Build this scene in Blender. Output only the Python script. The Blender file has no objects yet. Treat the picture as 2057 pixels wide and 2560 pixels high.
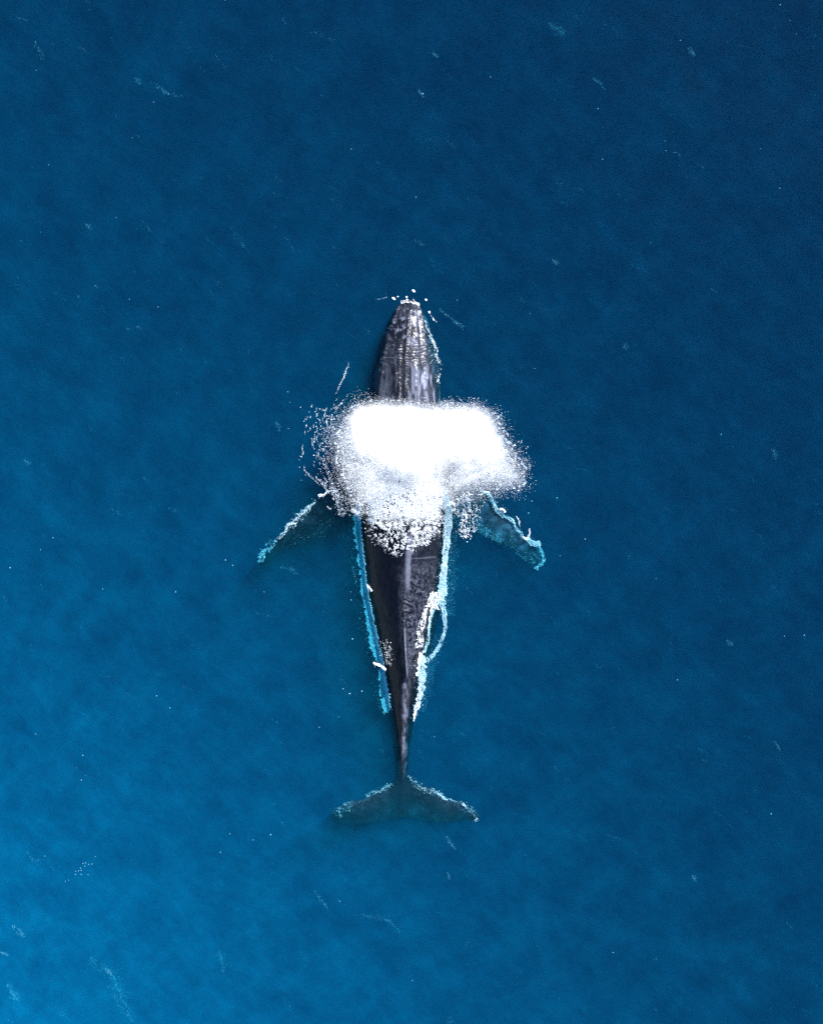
import bpy, math
import numpy as np
from mathutils import Vector
from mathutils.bvhtree import BVHTree

scene = bpy.context.scene
R = np.random.default_rng(11)

# ------------------------------------------------------------------ camera
H = 28.0                                   # metres above the sea, looking straight down
cam_d = bpy.data.cameras.new('camera')
cam_d.sensor_fit = 'VERTICAL'
cam_d.angle = 2 * math.atan(12.8 / H)
cam_d.clip_end = 3000
cam = bpy.data.objects.new('camera', cam_d)
cam.location = (0, 0, H)
scene.collection.objects.link(cam)
scene.camera = cam

# ------------------------------------------------------------------ sky, sun, exposure
SUN_EL = math.radians(41)
SX, SY = 0.67, 0.742
SUN_ROT = math.atan2(SX, SY)
world = bpy.data.worlds.new('World')
scene.world = world
world.use_nodes = True
nt = world.node_tree
sky = nt.nodes.new('ShaderNodeTexSky')
sky.sky_type = 'NISHITA'
sky.sun_disc = False
sky.dust_density = 0.2
sky.sun_elevation = SUN_EL
sky.sun_rotation = SUN_ROT
bg = nt.nodes['Background']
bg.inputs['Strength'].default_value = 0.1
nt.links.new(sky.outputs[0], bg.inputs['Color'])
sun_d = bpy.data.lights.new('sun', 'SUN')
sun_d.energy = 5.0
sun_d.angle = math.radians(0.5)
sun_d.color = (1.0, 0.975, 0.95)
sun = bpy.data.objects.new('sun', sun_d)
sdir = Vector((SX * math.cos(SUN_EL), SY * math.cos(SUN_EL), math.sin(SUN_EL)))
sun.rotation_euler = (-sdir).to_track_quat('-Z', 'Y').to_euler()
sun.location = sdir * 50
scene.collection.objects.link(sun)
scene.view_settings.view_transform = 'Standard'
scene.view_settings.look = 'None'
scene.view_settings.gamma = 1
scene.view_settings.use_curve_mapping = False
scene.view_settings.exposure = 2.0
scene.cycles.volume_bounces = 4
scene.cycles.use_denoising = False
scene.cycles.transparent_max_bounces = 16
scene.cycles.max_bounces = 14
scene.cycles.diffuse_bounces = 14
scene.cycles.sample_clamp_direct = 12
scene.cycles.sample_clamp_indirect = 4

# ------------------------------------------------------------------ helpers
def W(px, py, z=0.0):
    """photo position -> world point at height z (1 px = 1 cm on the sea)"""
    px = np.asarray(px, float); py = np.asarray(py, float); z = np.asarray(z, float)
    k = (H - z) / H
    return np.stack([(px - 1028.5) / 100 * k, (1280 - py) / 100 * k, z + 0 * px], -1)

def hsh(i, j, k, seed):
    n = (i.astype(np.int64) * 374761393 + j.astype(np.int64) * 668265263 + k.astype(np.int64) * 2147483647 + seed * 974634777) & 0xffffffff
    n = ((n ^ (n >> 13)) * 1274126177) & 0xffffffff
    n = ((n ^ (n >> 16)) * 2246822519) & 0xffffffff
    return ((n ^ (n >> 15)) & 0xffffff) / float(0xffffff)

def vnoise(x, y, z=None, seed=0):
    if z is None: z = np.zeros_like(x)
    i, j, k = np.floor(x), np.floor(y), np.floor(z)
    u, v, w = x - i, y - j, z - k
    u, v, w = (t * t * (3 - 2 * t) for t in (u, v, w))
    r = 0
    for a in (0, 1):
        for b in (0, 1):
            for c in (0, 1):
                r = r + hsh(i + a, j + b, k + c, seed) * (u if a else 1 - u) * (v if b else 1 - v) * (w if c else 1 - w)
    return r

def fbm(x, y, z=None, seed=0, octv=4):
    x = np.asarray(x, float); y = np.asarray(y, float)
    s = 0; a = 0.5; t = 0
    for o in range(octv):
        f = 2.0 ** o
        s = s + a * vnoise(x * f, y * f, None if z is None else z * f, seed + o * 17)
        t += a; a *= 0.5
    return s / t

def ss(a, b, x):
    t = np.clip((x - a) / (b - a), 0, 1)
    return t * t * (3 - 2 * t)

def link(o, parent=None):
    scene.collection.objects.link(o)
    if parent: o.parent = parent
    return o

def tag(o, label=None, cat=None, group=None, kind=None):
    if label: o['label'] = label
    if cat: o['category'] = cat
    if group: o['group'] = group
    if kind: o['kind'] = kind
    return o

def mesh_np(name, v, faces_idx, nper, mat=None, smooth=False):
    """v (N,3); faces_idx flat loop vertex indices, all faces with nper corners"""
    me = bpy.data.meshes.new(name)
    me.vertices.add(len(v)); me.vertices.foreach_set('co', np.ascontiguousarray(v, np.float32).ravel())
    nl = len(faces_idx)
    me.loops.add(nl); me.loops.foreach_set('vertex_index', np.ascontiguousarray(faces_idx, np.int32))
    me.polygons.add(nl // nper)
    me.polygons.foreach_set('loop_start', np.arange(0, nl, nper, dtype=np.int32))
    me.update(calc_edges=True)
    me.polygons.foreach_set('use_smooth', np.full(nl // nper, smooth))
    if mat: me.materials.append(mat)
    return me

OV = np.array([(1,0,0),(-1,0,0),(0,1,0),(0,-1,0),(0,0,1),(0,0,-1)], float)
OF = np.array([(0,2,4),(2,1,4),(1,3,4),(3,0,4),(2,0,5),(1,2,5),(3,1,5),(0,3,5)], int)

TV = np.array([(1,1,1),(1,-1,-1),(-1,1,-1),(-1,-1,1)], float) * .8
TF = np.array([(0,1,2),(0,3,1),(0,2,3),(1,3,2)], int)

def drops(name, P, r, mat, elong=None, tet=False):
    """a mass of tiny droplets / bubbles, each a small faceted bead"""
    n = len(P)
    q = R.normal(size=(n, 4)); q /= np.linalg.norm(q, axis=1, keepdims=True)
    a, b, c, d = q.T
    M = np.stack([np.stack([1-2*(c*c+d*d), 2*(b*c-a*d), 2*(b*d+a*c)], -1),
                  np.stack([2*(b*c+a*d), 1-2*(b*b+d*d), 2*(c*d-a*b)], -1),
                  np.stack([2*(b*d-a*c), 2*(c*d+a*b), 1-2*(b*b+c*c)], -1)], 1)
    sh = R.uniform(0.7, 1.3, size=(n, 3))
    BV, BF = (TV, TF) if tet else (OV, OF)
    L = BV[None] * sh[:, None] * np.asarray(r).reshape(-1, 1, 1)
    V = np.einsum('nij,nkj->nki', M, L)
    if elong is not None:          # (n,3) stretch vectors
        e = np.asarray(elong); ln = np.linalg.norm(e, axis=1, keepdims=True) + 1e-9
        u = e / ln
        V = V + u[:, None] * np.einsum('nki,ni->nk', V, u)[:, :, None] * ln[:, None]
    V = (V + P[:, None]).reshape(-1, 3)
    F = (BF[None] + (np.arange(n) * len(BV))[:, None, None]).ravel()
    me = mesh_np(name, V, F, 3, mat, True)
    return bpy.data.objects.new(name, me)

def polysd(px, py, poly):
    """signed distance to a polygon, positive inside"""
    poly = np.array(poly, float)
    d = np.full(px.shape, 1e9); ins = np.zeros(px.shape, bool)
    for (ax, ay), (bx, by) in zip(poly, np.roll(poly, -1, 0)):
        ex, ey = bx - ax, by - ay
        t = np.clip(((px - ax) * ex + (py - ay) * ey) / (ex * ex + ey * ey), 0, 1)
        d = np.minimum(d, np.hypot(px - ax - t * ex, py - ay - t * ey))
        c = ((ay > py) != (by > py)) & (px < (bx - ax) * (py - ay) / (by - ay + 1e-12) + ax)
        ins ^= c
    return np.where(ins, d, -d)

def sample(bbox, dens, n):
    """n candidates kept with probability dens(px,py)"""
    x = R.uniform(bbox[0], bbox[2], n); y = R.uniform(bbox[1], bbox[3], n)
    k = R.random(n) < dens(x, y)
    return x[k], y[k]

def mat_nodes(name):
    m = bpy.data.materials.new(name); m.use_nodes = True
    t = m.node_tree; t.nodes.clear()
    return m, t, t.nodes.new, t.links.new

# ------------------------------------------------------------------ materials
def foam_mat(name, col=(0.93, 0.94, 0.95), trans=0.35):
    m, t, N, Lk = mat_nodes(name)
    out = N('ShaderNodeOutputMaterial')
    d = N('ShaderNodeBsdfDiffuse'); d.inputs['Color'].default_value = (*col, 1)
    tr = N('ShaderNodeBsdfTranslucent'); tr.inputs['Color'].default_value = (*col, 1)
    mx = N('ShaderNodeMixShader'); mx.inputs[0].default_value = trans
    no = N('ShaderNodeTexNoise'); no.inputs['Scale'].default_value = 6
    hs = N('ShaderNodeMapRange'); hs.inputs['To Min'].default_value = 0.86; hs.inputs['To Max'].default_value = 1.0
    mc = N('ShaderNodeMix'); mc.data_type = 'RGBA'; mc.blend_type = 'MULTIPLY'; mc.inputs[0].default_value = 1
    geo = N('ShaderNodeNewGeometry')
    Lk(geo.outputs['Position'], no.inputs['Vector']); Lk(no.outputs[0], hs.inputs[0])
    mc.inputs[6].default_value = (*col, 1); Lk(hs.outputs[0], mc.inputs[7])
    Lk(mc.outputs[2], d.inputs['Color']); Lk(mc.outputs[2], tr.inputs['Color'])
    Lk(d.outputs[0], mx.inputs[1]); Lk(tr.outputs[0], mx.inputs[2]); Lk(mx.outputs[0], out.inputs[0])
    return m

M_FOAM = foam_mat('foam', (0.90, 0.93, 0.96))
M_MIST = foam_mat('mist', (0.985, 0.99, 1.0), 0.5)

def skin_mat():
    m, t, N, Lk = mat_nodes('whale_skin')
    out = N('ShaderNodeOutputMaterial')
    b = N('ShaderNodeBsdfPrincipled')
    at = N('ShaderNodeAttribute'); at.attribute_name = 'pigment_light'
    tc = N('ShaderNodeTexCoord')
    n1 = N('ShaderNodeTexNoise'); n1.inputs['Scale'].default_value = 9; n1.inputs['Detail'].default_value = 6
    Lk(tc.outputs['Object'], n1.inputs['Vector'])
    r1 = N('ShaderNodeValToRGB')
    r1.color_ramp.elements[0].color = (0.0003, 0.0008, 0.0022, 1); r1.color_ramp.elements[0].position = 0.3
    r1.color_ramp.elements[1].color = (0.0016, 0.002, 0.005, 1); r1.color_ramp.elements[1].position = 0.75
    Lk(n1.outputs[0], r1.inputs[0])
    mx = N('ShaderNodeMix'); mx.data_type = 'RGBA'
    mx.inputs[7].default_value = (0.115, 0.125, 0.17, 1)
    Lk(at.outputs['Fac'], mx.inputs[0]); Lk(r1.outputs[0], mx.inputs[6])
    Lk(mx.outputs[2], b.inputs['Base Color'])
    n2 = N('ShaderNodeTexNoise'); n2.inputs['Scale'].default_value = 14; n2.inputs['Detail'].default_value = 8
    mp = N('ShaderNodeMapping'); mp.inputs['Scale'].default_value = (1, 1, 1)
    Lk(tc.outputs['Object'], mp.inputs['Vector']); Lk(mp.outputs[0], n2.inputs['Vector'])
    bp = N('ShaderNodeBump'); bp.inputs['Strength'].default_value = 0.4; bp.inputs['Distance'].default_value = 0.03
    Lk(n2.outputs[0], bp.inputs['Height']); Lk(bp.outputs[0], b.inputs['Normal'])
    b.inputs['Roughness'].default_value = 0.24
    b.inputs['Specular IOR Level'].default_value = 0.09
    Lk(b.outputs[0], out.inputs[0])
    return m
M_SKIN = skin_mat()

def water_mat():
    m, t, N, Lk = mat_nodes('sea_water')
    out = N('ShaderNodeOutputMaterial')
    geo = N('ShaderNodeNewGeometry')
    # streaky ripples running with the wind
    mp = N('ShaderNodeMapping'); mp.vector_type = 'TEXTURE'; mp.inputs['Rotation'].default_value = (0, 0, math.radians(-42)); mp.inputs['Scale'].default_value = (1.45, 0.9, 1)
    Lk(geo.outputs['Position'], mp.inputs['Vector'])
    n1 = N('ShaderNodeTexNoise'); n1.inputs['Scale'].default_value = 2.6; n1.inputs['Detail'].default_value = 7; n1.inputs['Roughness'].default_value = 0.62
    Lk(mp.outputs[0], n1.inputs['Vector'])
    bp = N('ShaderNodeBump'); bp.inputs['Strength'].default_value = 0.8; bp.inputs['Distance'].default_value = 0.012
    Lk(n1.outputs[0], bp.inputs['Height'])
    gl = N('ShaderNodeBsdfGlossy'); gl.inputs['Roughness'].default_value = 0.03; gl.inputs['Color'].default_value = (0.5, 0.75, 1, 1)
    Lk(bp.outputs[0], gl.inputs['Normal'])
    fr = N('ShaderNodeFresnel'); fr.inputs['IOR'].default_value = 1.2
    Lk(bp.outputs[0], fr.inputs['Normal'])
    # mottling of light by the waves, put into the surface tint
    n3 = N('ShaderNodeTexNoise'); n3.inputs['Scale'].default_value = 1.0; n3.inputs['Detail'].default_value = 10; n3.inputs['Roughness'].default_value = 0.78
    Lk(mp.outputs[0], n3.inputs['Vector'])
    rg = N('ShaderNodeValToRGB')
    rg.color_ramp.elements[0].position = 0.32; rg.color_ramp.elements[0].color = (0.60, 0.66, 0.70, 1)
    rg.color_ramp.elements[1].position = 0.68; rg.color_ramp.elements[1].color = (1, 1, 1, 1)
    Lk(n3.outputs[0], rg.inputs[0])
    r2 = N('ShaderNodeValToRGB')  # finer ripple reflections, also painted into the tint
    r2.color_ramp.elements[0].position = 0.40; r2.color_ramp.elements[0].color = (0.84, 0.87, 0.89, 1)
    r2.color_ramp.elements[1].position = 0.64; r2.color_ramp.elements[1].color = (1, 1, 1, 1)
    Lk(n1.outputs[0], r2.inputs[0])
    mm = N('ShaderNodeMix'); mm.data_type = 'RGBA'; mm.blend_type = 'MULTIPLY'; mm.inputs[0].default_value = 1
    Lk(rg.outputs[0], mm.inputs[6]); Lk(r2.outputs[0], mm.inputs[7])
    tr = N('ShaderNodeBsdfTransparent'); Lk(mm.outputs[2], tr.inputs['Color'])
    mx = N('ShaderNodeMixShader')
    inv = N('ShaderNodeMath'); inv.operation = 'SUBTRACT'; inv.inputs[0].default_value = 1; Lk(geo.outputs['Backfacing'], inv.inputs[1])
    mul = N('ShaderNodeMath'); mul.operation = 'MULTIPLY'; Lk(fr.outputs[0], mul.inputs[0]); Lk(inv.outputs[0], mul.inputs[1])
    Lk(mul.outputs[0], mx.inputs[0]); Lk(tr.outputs[0], mx.inputs[1]); Lk(gl.outputs[0], mx.inputs[2])
    Lk(mx.outputs[0], out.inputs['Surface'])
    sc = N('ShaderNodeVolumeScatter'); sc.inputs['Color'].default_value = (0.0, 0.0345, 0.0495, 1)
    sc.inputs['Density'].default_value = 2.15; sc.inputs['Anisotropy'].default_value = -0.55
    ab = N('ShaderNodeVolumeAbsorption'); ab.inputs['Color'].default_value = (0.0, 0.55, 0.74, 1); ab.inputs['Density'].default_value = 1.95
    a2 = N('ShaderNodeVolumeAbsorption'); a2.inputs['Color'].default_value = (0.0, 1, 1, 1); a2.inputs['Density'].default_value = 2.5
    ad0 = N('ShaderNodeAddShader')
    ad = N('ShaderNodeAddShader'); Lk(sc.outputs[0], ad.inputs[0]); Lk(ab.outputs[0], ad.inputs[1])
    Lk(ad.outputs[0], ad0.inputs[0]); Lk(a2.outputs[0], ad0.inputs[1]); Lk(ad0.outputs[0], out.inputs['Volume'])
    return m

# ------------------------------------------------------------------ the sea: one closed body of water
def sea():
    n = 561
    t = np.linspace(-1, 1, n)
    g = 14 * t + 500 * np.abs(t) ** 15 * np.sign(t)
    X, Y = np.meshgrid(g, g, indexing='ij')
    a = math.radians(-42); u = X * math.cos(a) + Y * math.sin(a); v = -X * math.sin(a) + Y * math.cos(a)
    fade = np.exp(-(np.maximum(np.hypot(X, Y) - 25, 0) / 30) ** 2)
    Z = 0.09 * (fbm(u * 0.25, v * 0.5, seed=3) - 0.5) + 0.035 * (fbm(u * 0.9, v * 1.9, seed=9) - 0.5)
    Z = Z * fade
    V = np.stack([X, Y, Z], -1).reshape(-1, 3)
    idx = np.arange(n * n).reshape(n, n)
    q = np.stack([idx[:-1, :-1], idx[1:, :-1], idx[1:, 1:], idx[:-1, 1:]], -1).reshape(-1, 4)
    # bottom and sides
    b = []
    e = g[-1]
    rim = np.concatenate([idx[:-1, 0], idx[-1, :-1], idx[:0:-1, -1], idx[0, :0:-1]])
    low = V[rim].copy(); low[:, 2] = -60
    k0 = len(V); V = np.concatenate([V, low, [[0, 0, -60]]])
    m = len(rim); i = np.arange(m); j = (i + 1) % m
    sides = np.stack([rim[i], k0 + i, k0 + j, rim[j]], -1)
    # bottom as quads fan (pairs of rim edges)
    c = k0 + m
    i2 = np.arange(0, m, 2)
    bot = np.stack([np.full(len(i2), c), k0 + (i2 + 2) % m, k0 + (i2 + 1) % m, k0 + i2], -1)
    F = np.concatenate([q, sides, bot]).ravel()
    me = mesh_np('sea', V, F, 4, water_mat(), True)
    o = link(bpy.data.objects.new('sea', me))
    tag(o, kind='structure')
    return o
sea()

# ------------------------------------------------------------------ the whale
def interp(T, y, col): return np.interp(y, T[:, 0], T[:, col])

# py, centre, half width, z top, z widest, z bottom, squareness
BODY = np.array([
 (748, 1021, .10,  .00, -.05, -.20, 2.0),
 (758, 1021, .22,  .10, -.05, -.35, 2.2),
 (775, 1022, .31,  .20, -.02, -.50, 2.3),
 (800, 1020, .38,  .28,  .02, -.70, 2.4),
 (838, 1017, .47,  .36,  .06, -.90, 2.5),
 (875, 1014, .54,  .43,  .08, -1.05, 2.5),
 (908, 1012, .58,  .48,  .08, -1.15, 2.5),
 (954, 1012, .64,  .53,  .05, -1.25, 2.4),
 (1000,1012, .73,  .58, -.05, -1.40, 2.3),
 (1060,1011, .88,  .60, -.20, -1.55, 2.2),
 (1120,1010, 1.02, .54, -.35, -1.70, 2.1),
 (1200,1010, 1.14, .46, -.50, -1.80, 2.0),
 (1300,1008, 1.17, .43, -.50, -1.85, 2.0),
 (1371,1006, 1.12,  .44, -.42, -1.80, 1.65),
 (1475,1008, 1.03,  .42, -.38, -1.65, 1.5),
 (1538,1009,  .90, .40, -.36, -1.50, 1.4),
 (1600,1009,  .76, .37, -.34, -1.35, 1.35),
 (1663,1008,  .60, .30, -.34, -1.20, 1.35),
 (1726,1006,  .48, .19, -.36, -1.05, 1.35),
 (1768,1005,  .41, .12, -.38, -.98, 1.35),
 (1828,1004,  .28, .05, -.40, -.92, 1.4),
 (1883,1004,  .20, .0, -.36, -.86, 1.6),
 (1930,1004,  .17, -.06, -.34, -.62, 1.8),
 (1975,1004,  .15, -.16, -.32, -.46, 2.0),
 (2020,1004,  .10, -.28, -.33, -.38, 2.0)], float)
JAW = np.array([
 (760, 1021, .20, -.12, -.20, -.40, 2.0),
 (775, 1021, .36, -.06, -.20, -.55, 2.2),
 (800, 1020, .50, -.02, -.20, -.80, 2.3),
 (838, 1018, .64,  .02, -.22, -1.10, 2.4),
 (875, 1016, .74,  .05, -.25, -1.25, 2.4),
 (908, 1015, .81,  .08, -.28, -1.40, 2.4),
 (954, 1014, .87,  .12, -.32, -1.50, 2.4),
 (1000,1014, .92,  .16, -.36, -1.55, 2.3),
 (1060,1013, .97,  .20, -.40, -1.60, 2.2),
 (1120,1012, .98,  .20, -.45, -1.60, 2.1),
 (1180,1012, .80,  .10, -.50, -1.40, 2.0)], float)

def loft(T, step=10, seg=56):
    ys = np.arange(T[0, 0], T[-1, 0] + 0.1, step)
    a = np.linspace(0, 2 * np.pi, seg, endpoint=False)
    rings = []
    for y in ys:
        c, w, zt, zm, zb, n = (interp(T, y, k) for k in range(1, 7))
        ca, sa = np.cos(a), np.sin(a)
        e = 2 / n
        x = w * np.sign(ca) * np.abs(ca) ** np.where(sa > 0, e, 1)
        z = np.where(sa > 0, zm + (zt - zm) * np.abs(sa) ** e, zm - (zm - zb) * np.abs(sa))
        p = W(np.full(seg, c), np.full(seg, y), 0)
        p[:, 0] += x; p[:, 2] = z
        rings.append(p)
    return rings

def rings_mesh(rings):
    seg = len(rings[0]); V = np.concatenate(rings + [rings[0].mean(0)[None], rings[-1].mean(0)[None]])
    F = []
    for r in range(len(rings) - 1):
        for i in range(seg):
            j = (i + 1) % seg
            F.append((r*seg+i, (r+1)*seg+i, (r+1)*seg+j, r*seg+j))
    k = len(rings) * seg; L = (len(rings) - 1) * seg
    for i in range(seg):
        j = (i + 1) % seg
        F.append((k, i, j)); F.append((k + 1, L + j, L + i))
    return V, F

def smooth_poly(P, n):
    P = np.array(P, float)
    d = np.concatenate([[0], np.cumsum(np.linalg.norm(np.diff(P, axis=0), axis=1))]); d /= d[-1]
    Q = np.concatenate([[2*P[0]-P[1]], P, [2*P[-1]-P[-2]]])
    out = []
    for t in np.linspace(0, 1, n):
        i = min(np.searchsorted(d, t, 'right') - 1, len(P) - 2)
        u = (t - d[i]) / (d[i+1] - d[i])
        p0, p1, p2, p3 = Q[i], Q[i+1], Q[i+2], Q[i+3]
        out.append(.5*((2*p1)+(-p0+p2)*u+(2*p0-5*p1+4*p2-p3)*u*u+(-p0+3*p1-3*p2+p3)*u**3))
    return np.array(out)

def blade(lead, trail, zs, th, knobs=0, seg=28, n=44, droop=0.0):
    """flipper or fluke lobe between a leading and a trailing edge; zs depth and th thickness root->tip"""
    L = smooth_poly(lead, n); T = smooth_poly(trail, n)
    rings = []
    for i, t in enumerate(np.linspace(0, 1, n)):
        z = np.interp(t, np.linspace(0, 1, len(zs)), zs); h = np.interp(t, np.linspace(0, 1, len(th)), th)
        a, b = W(*L[i], z), W(*T[i], z)
        if knobs:
            a = a + (a - b) / (np.linalg.norm(a - b) + 1e-6) * 0.035 * math.sin(t * knobs * math.pi) * (1 if t < .93 else 0)
        f = np.linspace(0, 2 * np.pi, seg, endpoint=False)
        c = 0.5 + 0.5 * np.cos(f)                     # 1 = leading
        s = np.sin(f) * (0.35 + 0.65 * c ** 0.6)
        p = b[None] + (a - b)[None] * c[:, None]
        p[:, 2] += s * h - droop * (1 - c) * min(1, t * 5)
        rings.append(p)
    return rings

LF_LEAD = [(905,1215),(850,1222),(805,1240),(760,1279),(722,1311),(690,1352),(658,1384),(643,1408)]
LF_TRAIL = [(910,1330),(872,1325),(832,1336),(785,1353),(742,1366),(706,1380),(676,1402),(650,1420)]
RF_LEAD = [(1110,1215),(1180,1215),(1224,1238),(1248,1273),(1284,1303),(1308,1340),(1338,1354),(1356,1386),(1358,1405)]
RF_TRAIL = [(1100,1325),(1150,1318),(1190,1333),(1225,1350),(1262,1362),(1290,1382),(1312,1408),(1325,1424),(1345,1426)]
FL_LEAD = [(1008,1915),(990,1948),(955,1972),(919,1990),(880,2004),(846,2018),(824,2036)]
FL_TRAIL = [(1010,2046),(985,2052),(950,2058),(910,2066),(870,2070),(842,2064),(826,2050)]
FR_LEAD = [(1000,1915),(1022,1940),(1052,1961),(1085,1979),(1122,1998),(1162,2012),(1190,2030),(1200,2044)]
FR_TRAIL = [(998,2044),(1022,2050),(1055,2058),(1090,2062),(1130,2062),(1165,2058),(1188,2056),(1199,2052)]

def whale():
    parts = [rings_mesh(loft(BODY)), rings_mesh(loft(JAW)),
             rings_mesh(blade(LF_LEAD, LF_TRAIL, (-.42,-.24,-.18,-.22,-.38), (.22,.15,.12,.09,.04), 15, droop=.10)),
             rings_mesh(blade(RF_LEAD, RF_TRAIL, (-.45,-.24,-.18,-.2,-.32), (.22,.15,.12,.09,.04), 15, droop=.10)),
             rings_mesh(blade(FL_LEAD, FL_TRAIL, (-.24,-.17,-.15,-.22), (.13,.08,.06,.03), 6, droop=.16)),
             rings_mesh(blade(FR_LEAD, FR_TRAIL, (-.24,-.14,-.10,-.12), (.13,.08,.06,.03), 6, droop=.16))]
    # dorsal fin: a low hooked hump leaning to the tail
    fin = []
    for y in np.linspace(1545, 1695, 30):
        t = (y - 1545) / 150
        hgt = 0.30 * (ss(0, .72, t) ** 1.2) * (1 - ss(.82, 1, t)) + .02
        base = float(interp(BODY, y, 3)) - .1
        wd = .16 * (1 - .75 * t) + .02
        cx = np.interp(y, [1545, 1695], [1011, 1019])
        f = np.linspace(0, 2*np.pi, 20, endpoint=False)
        p = W(np.full(20, cx), np.full(20, y), 0)
        tz = np.clip(np.sin(f), 0, 1)
        p[:, 0] += np.cos(f) * wd * (1 - .8 * tz) - 0.02 * tz
        p[:, 2] = base + np.where(np.sin(f) > 0, tz * (hgt + .1), -.12 * np.abs(np.sin(f)))
        p[:, 1] -= tz * .10 * t
        fin.append(p)
    parts.append(rings_mesh(fin))
    V, F, k = [], [], 0
    for v, f in parts:
        V.append(v); F += [tuple(i + k for i in q) for q in f]; k += len(v)
    me = bpy.data.meshes.new('rough'); me.from_pydata(np.concatenate(V).tolist(), [], F)
    tmp = link(bpy.data.objects.new('rough', me))
    md = tmp.modifiers.new('r', 'REMESH'); md.mode = 'VOXEL'; md.voxel_size = 0.021
    sm = tmp.modifiers.new('s', 'SMOOTH'); sm.factor = 0.5; sm.iterations = 5
    dg = bpy.context.evaluated_depsgraph_get()
    ev = tmp.evaluated_get(dg)
    body = bpy.data.meshes.new_from_object(ev)
    bpy.data.objects.remove(tmp)
    n = len(body.vertices)
    co = np.empty(n * 3, np.float32); body.vertices.foreach_get('co', co); co = co.reshape(-1, 3).astype(float)
    no = np.empty(n * 3, np.float32); body.vertices.foreach_get('normal', no); no = no.reshape(-1, 3).astype(float)
    px, py = co[:, 0] * 100 + 1028.5, 1280 - co[:, 1] * 100
    z = co[:, 2]; up = ss(0.0, .5, no[:, 2])
    onbody = np.abs(px - interp(BODY, py, 1)) < interp(BODY, py, 2) * 100 + 18
    jawm = (py > 755) & (py < 1120)
    c = interp(BODY, py, 1); w = interp(BODY, py, 2) * 100
    s = (px - c) / w                                  # -1..1 across the back
    disp = np.zeros(n)
    head = ss(1080, 960, py)
    # splash ridges of the head
    disp += .03 * np.exp(-((px - (c + 1)) / 4.0) ** 2) * ss(770, 800, py) * ss(1100, 1000, py) * up
    disp -= .03 * np.exp(-((px - (c - 7)) / 4.0) ** 2) * ss(850, 880, py) * ss(1100, 1000, py) * up
    for sd in (-1, 1):
        disp += .03 * np.exp(-((s - sd * .90) / .05) ** 2) * (py < 1080) * ss(752, 775, py) * up
        disp -= .02 * np.exp(-((s - sd * .70) / .09) ** 2) * (py < 1080) * ss(760, 790, py) * up
        disp += .02 * np.exp(-((s - sd * .42) / .10) ** 2) * ss(900, 940, py) * ss(1100, 1040, py) * up
    # transverse wrinkles behind the rostrum, chevrons before the fin
    wr = fbm(px * .05, py * .3, seed=5)
    wob = 4 * (fbm(px * .04, py * .04, seed=6) - .5)
    disp += .010 * ss(.35, .65, wr) * np.sin((py + wob * 6 + .0035 * (px - c) ** 2) * 2 * np.pi / 7.5) * ss(862, 872, py) * ss(925, 905, py) * up
    ch = np.exp(-((px - 1014) / 18) ** 2)
    disp += .008 * np.sin((py - np.abs(px - 1012) * .5 + wob * 3) * 2 * np.pi / 9) * ss(1470, 1490, py) * ss(1570, 1545, py) * ch * up
    # knobs (tubercles)
    tub = np.zeros(n)
    kn = []
    for yy in np.arange(775, 900, 24): kn.append((1013 + R.normal(0, 1.5) + (yy < 830) * 7, yy, 2.2))
    for sd in (-1, 1):
        for yy in np.arange(770, 960, 12):
            kn.append((interp(BODY, yy, 1) + sd * interp(BODY, yy, 2) * 100 * .86 + R.normal(0, 1), yy + R.normal(0, 2), 1.9))
            if yy > 790: kn.append((interp(BODY, yy, 1) + sd * interp(BODY, yy, 2) * 100 * R.uniform(.35, .6), yy + R.normal(0, 3), 2.0))
        for yy in np.arange(800, 1000, 9):
            kn.append((interp(JAW, yy, 1) + sd * (interp(JAW, yy, 2) * 100 - 4) + R.normal(0, 2), yy + R.normal(0, 2), R.uniform(1.6, 3)))
    for x0, y0, r0 in kn:
        am = R.uniform(.1, 1.0); x0 += R.normal(0, 1.6); y0 += R.normal(0, 2.5)
        k = (np.abs(px - x0) < 8) & (np.abs(py - y0) < 8) & (no[:, 2] > .1)
        g = np.exp(-((px[k] - x0) ** 2 + (py[k] - y0) ** 2) / r0 ** 2)
        tub[k] = np.maximum(tub[k], g * am)
    disp += .035 * tub
    # lumpy keel of the tail stock
    keel = np.exp(-((px - (c + 6)) / 8) ** 2) * ss(1690, 1730, py) * ss(1945, 1925, py) * up
    disp += .08 * keel * (fbm(px * .06, py * .055, seed=44) - .5)
    disp += .02 * (fbm(co[:, 0] * 7, co[:, 1] * 4, z * 7, seed=21) - .5)
    co2 = co + no * disp[:, None]
    body.vertices.foreach_set('co', co2.astype(np.float32).ravel())
    # ---- pigment: 0 dark slate, 1 pale; scars, barnacles, plus painted sheen and shade
    pg = .015 + .07 * ss(.5, .75, fbm(px * .05, py * .05, seed=31))
    scr = ss(.62, .72, fbm(px * .35, py * .06, seed=32)) * .12           # scratches along
    pg += scr * onbody
    blot = ss(.50, .66, fbm(px * .10, py * .10, seed=33, octv=3))
    pg += .75 * blot * (.35 + .65 * ss(.4, .6, fbm(px * .3, py * .3, seed=48))) * ss(765, 790, py) * ss(885, 850, py) * onbody
    pg += .40 * tub
    pg += .22 * np.clip(np.sin((py + wob * 6 + .0035 * (px - c) ** 2) * 2 * np.pi / 7.5), 0, 1) * ss(855, 870, py) * ss(930, 905, py) * ss(.3, .6, wr)
    lng = ss(.47, .66, fbm(px * .13, py * .022, seed=34, octv=3))
    pg += (.45 * ss(-.1, .4, s) + .18) * lng * ss(900, 935, py) * ss(1100, 1000, py) * onbody  # long streaks, painted stronger on the sunlit right
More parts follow.
